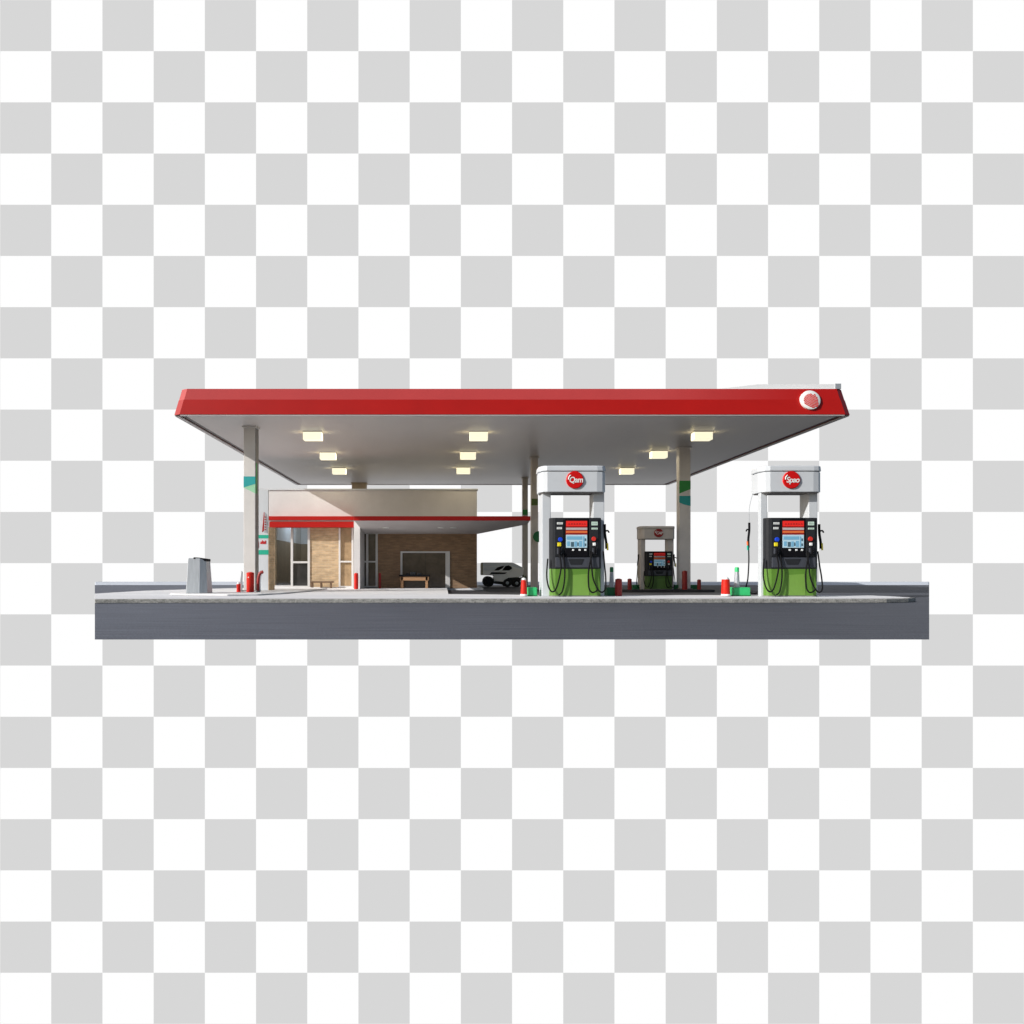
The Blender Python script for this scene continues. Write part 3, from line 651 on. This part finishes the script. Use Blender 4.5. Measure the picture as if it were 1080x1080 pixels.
# the left-hand hanging nozzle of the right pump, hung from the topper's rear corner
q = MB().tube([(-.672,.42,1.49),(-.672,.42,1.33),(-.69,.42,1.15),(-.685,.42,.98)], .024, sub=5).tube([(-.68,.42,1.34),(-.72,.41,1.35),(-.74,.41,1.31)], .014, sub=4)
nn = q.build('nozzle', M['black'], p2)
MB().tube([(-.715,.41,1.11),(-.71,.41,1.03)], .018, sub=3).build('grip', M['orange'], nn)
MB().tube([(-.71,.41,1.02),(-.705,.41,.93)], .018, sub=3).build('grip', M['teal2'], nn)
MB().tube([(-.685,.42,.98),(-.68,.42,.70),(-.70,.42,.35),(-.735,.42,.13),(-.60,.42,.05),(-.50,.42,.06)], .014).build('hose', M['rubber'], p2)
MB().tube([(-.672,.42,1.49),(-.668,.42,1.8),(-.60,.42,2.08)], .005).build('retractor_cable', M['silver'], p2)
# small distant pump: same kind, in darker and browner colours
p3 = make_pump(0, .07, 'small brown-grey fuel pump on the back island beside the right column', (-.645,-.47,.62), (.375,.60,.55), 'CAP', -.69, W='colgrey', G='pgreend', G2='pgreend2', B='redd')
p3.scale = (.72,.72,.66); p3.location = (ax(695,20.45), 20.45, .07)
q = MB().tube([(-.70,.3,1.44),(-.70,.3,1.25),(-.72,.3,1.08),(-.72,.3,.95)], .026, sub=5).tube([(-.72,.3,.95),(-.74,.3,.6),(-.76,.3,.25),(-.70,.3,.08),(-.62,.3,.05)], .016)
q.build('nozzle', M['black'], p3)
MB().tube([(-.715,.27,1.0),(-.70,.26,.45)], .02, sub=3).build('grip', M['tan'], p3)

# ------------------------------------------------------------------ parked six-wheeled vehicle beside the shop
VD = 25.4
vh = empty('parked_vehicle', (ax(528,VD), VD, .006), 'pale boxy six-wheeled vehicle with black wheels parked right of the shop', 'vehicle')
def vp(px, py): return (ax(px,VD)-ax(528,VD), az(py,VD)-.006)
def vs_(pts, name, m, y0, y1, parent=None, bevel=.0):
    return MB().slab([vp(*p) for p in pts], y0, y1).build(name, m, parent or vh, bevel=bevel)
body = vs_([(507.6,606.5),(521,607),(521,613),(531,614.5),(535,610),(546,609.5),(551.5,607),(552.5,599),(542.5,594),(540,593.2),(508.3,593.2),(507.6,594.5)], 'body', M['truck'], 0, .72, bevel=.02)
vs_([(508.6,597.5),(540,597.2),(548.5,599.5),(551.5,598.6),(542.3,594.4),(540,593.7),(508.8,593.8)], 'upper_panel', M['truckg'], -.008, .0)
vs_([(507.3,606.6),(509.2,606.6),(509.2,593.4),(507.3,593.4)], 'rear_trim', M['tan'], -.012, .02)
vs_([(510,601.6),(520,601.4),(524,599.5),(527,598),(519,597.8),(510,598.3)], 'side_graphic', M['truckg'], -.012, .0)
vs_([(521,601.6),(526,601.5),(530,599.3),(532,596.8),(529.5,597),(525,598.3)], 'side_window', M['black'], -.014, .0)
vs_([(529.6,601.6),(537,601.6),(540,599.8),(539.5,597.8),(536.5,596.3),(533,597)], 'side_window', M['black'], -.014, .0)
vs_([(516.5,605.4),(532,605.3),(535,603.9),(518.5,603.5)], 'side_sill', M['black'], -.03, .0)
vs_([(521,615.5),(530,616.8),(548,617),(550,609),(545,608.6),(536,609.4),(531.5,613.5),(522,612.8)], 'chassis', M['tyre'], -.02, .70)
def wheel(px, py, rpx, y0, hub):
    x, z = vp(px, py); r = rpx*VD/F
    wd = MB().lathe([(r*.55,y0+.02),(r*.62,y0),(r*.9,y0-.005),(r,y0+.03),(r,y0+.15),(r*.9,y0+.18)], x, 0, 22, 'y', z).build('wheel', M['tyre'], vh)
    if hub: MB().lathe([(r*.15,y0-.012),(r*.36,y0-.006),(r*.42,y0+.03)], x, 0, 12, 'y', z).build('hub', M['silver'], wd)
    else: MB().lathe([(r*.15,y0-.012),(r*.36,y0-.006),(r*.42,y0+.03)], x, 0, 12, 'y', z).build('hub', M['char'], wd)
for y0 in (-.06, .60):
    wheel(515.3,613.4,5.7,y0,False); wheel(535,614.8,4.4,y0,True); wheel(545,615.1,4.2,y0,True)
# weeds at the foot of the slim column
wd = MB(); random.seed(11)
for k in range(140):
    x = random.gauss(0,.07); y = random.uniform(-.15,.0); z = random.uniform(0,.38); a = random.uniform(0,6.28); s_ = random.uniform(.015,.035)
    dx, dz = math.cos(a)*s_, abs(math.sin(a))*s_*1.4+.01
    wd.add([(x-dx*.4,y,z),(x+dx*.4,y+.01,z),(x+dx,y-.01,z+dz),(x,y,z+dz*1.3)], [(0,1,2,3)])
for k in range(8):
    x = -.08+k*.022; wd.tube([(x,-.07,0),(x+random.uniform(-.03,.03),-.08,.2),(x+random.uniform(-.06,.06),-.07,.38)], .004, n=4, sub=3)
wo = wd.build('weed', M['weed'], None); wo.location = (ax(551.5,27.2),27.2,.006); tag(wo, 'straggly green weed at the foot of the slim back column', 'plant')

# ------------------------------------------------------------------ light
w = bpy.data.worlds.new('World'); bpy.context.scene.world = w; w.use_nodes = True
nt = w.node_tree; bg = nt.nodes['Background']; sky = nt.nodes.new('ShaderNodeTexSky'); sky.sky_type = 'NISHITA'; sky.sun_disc = False
d = Vector((2.0, 1.0, -1.12)).normalized()      # direction the sunlight travels
el = math.asin(-d.z); azm = math.atan2(-d.x, -d.y)
sky.sun_elevation = el; sky.sun_rotation = azm; sky.dust_density = 1.5; sky.altitude = 50
nt.links.new(sky.outputs[0], bg.inputs['Color']); bg.inputs['Strength'].default_value = .085
S = bpy.data.lights.new('sun', 'SUN'); S.energy = 4.6; S.angle = R(.5); S.color = (1, .965, .92)
so_ = bpy.data.objects.new('sun', S); C.objects.link(so_); so_.rotation_euler = d.to_track_quat('-Z', 'Y').to_euler()

# ------------------------------------------------------------------ camera
cam = bpy.data.cameras.new('camera'); co = bpy.data.objects.new('camera', cam); C.objects.link(co)
co.location = (0, 0, EYE); co.rotation_euler = (R(90), 0, 0)
cam.sensor_width = 36; cam.lens = 36*F/1080; cam.shift_x = (540-VX)/1080; cam.shift_y = (VY-540)/1080
cam.clip_start = .05; cam.clip_end = 600
sc_ = bpy.context.scene; sc_.camera = co
sc_.view_settings.view_transform = 'Standard'; sc_.view_settings.look = 'None'; sc_.view_settings.exposure = 0
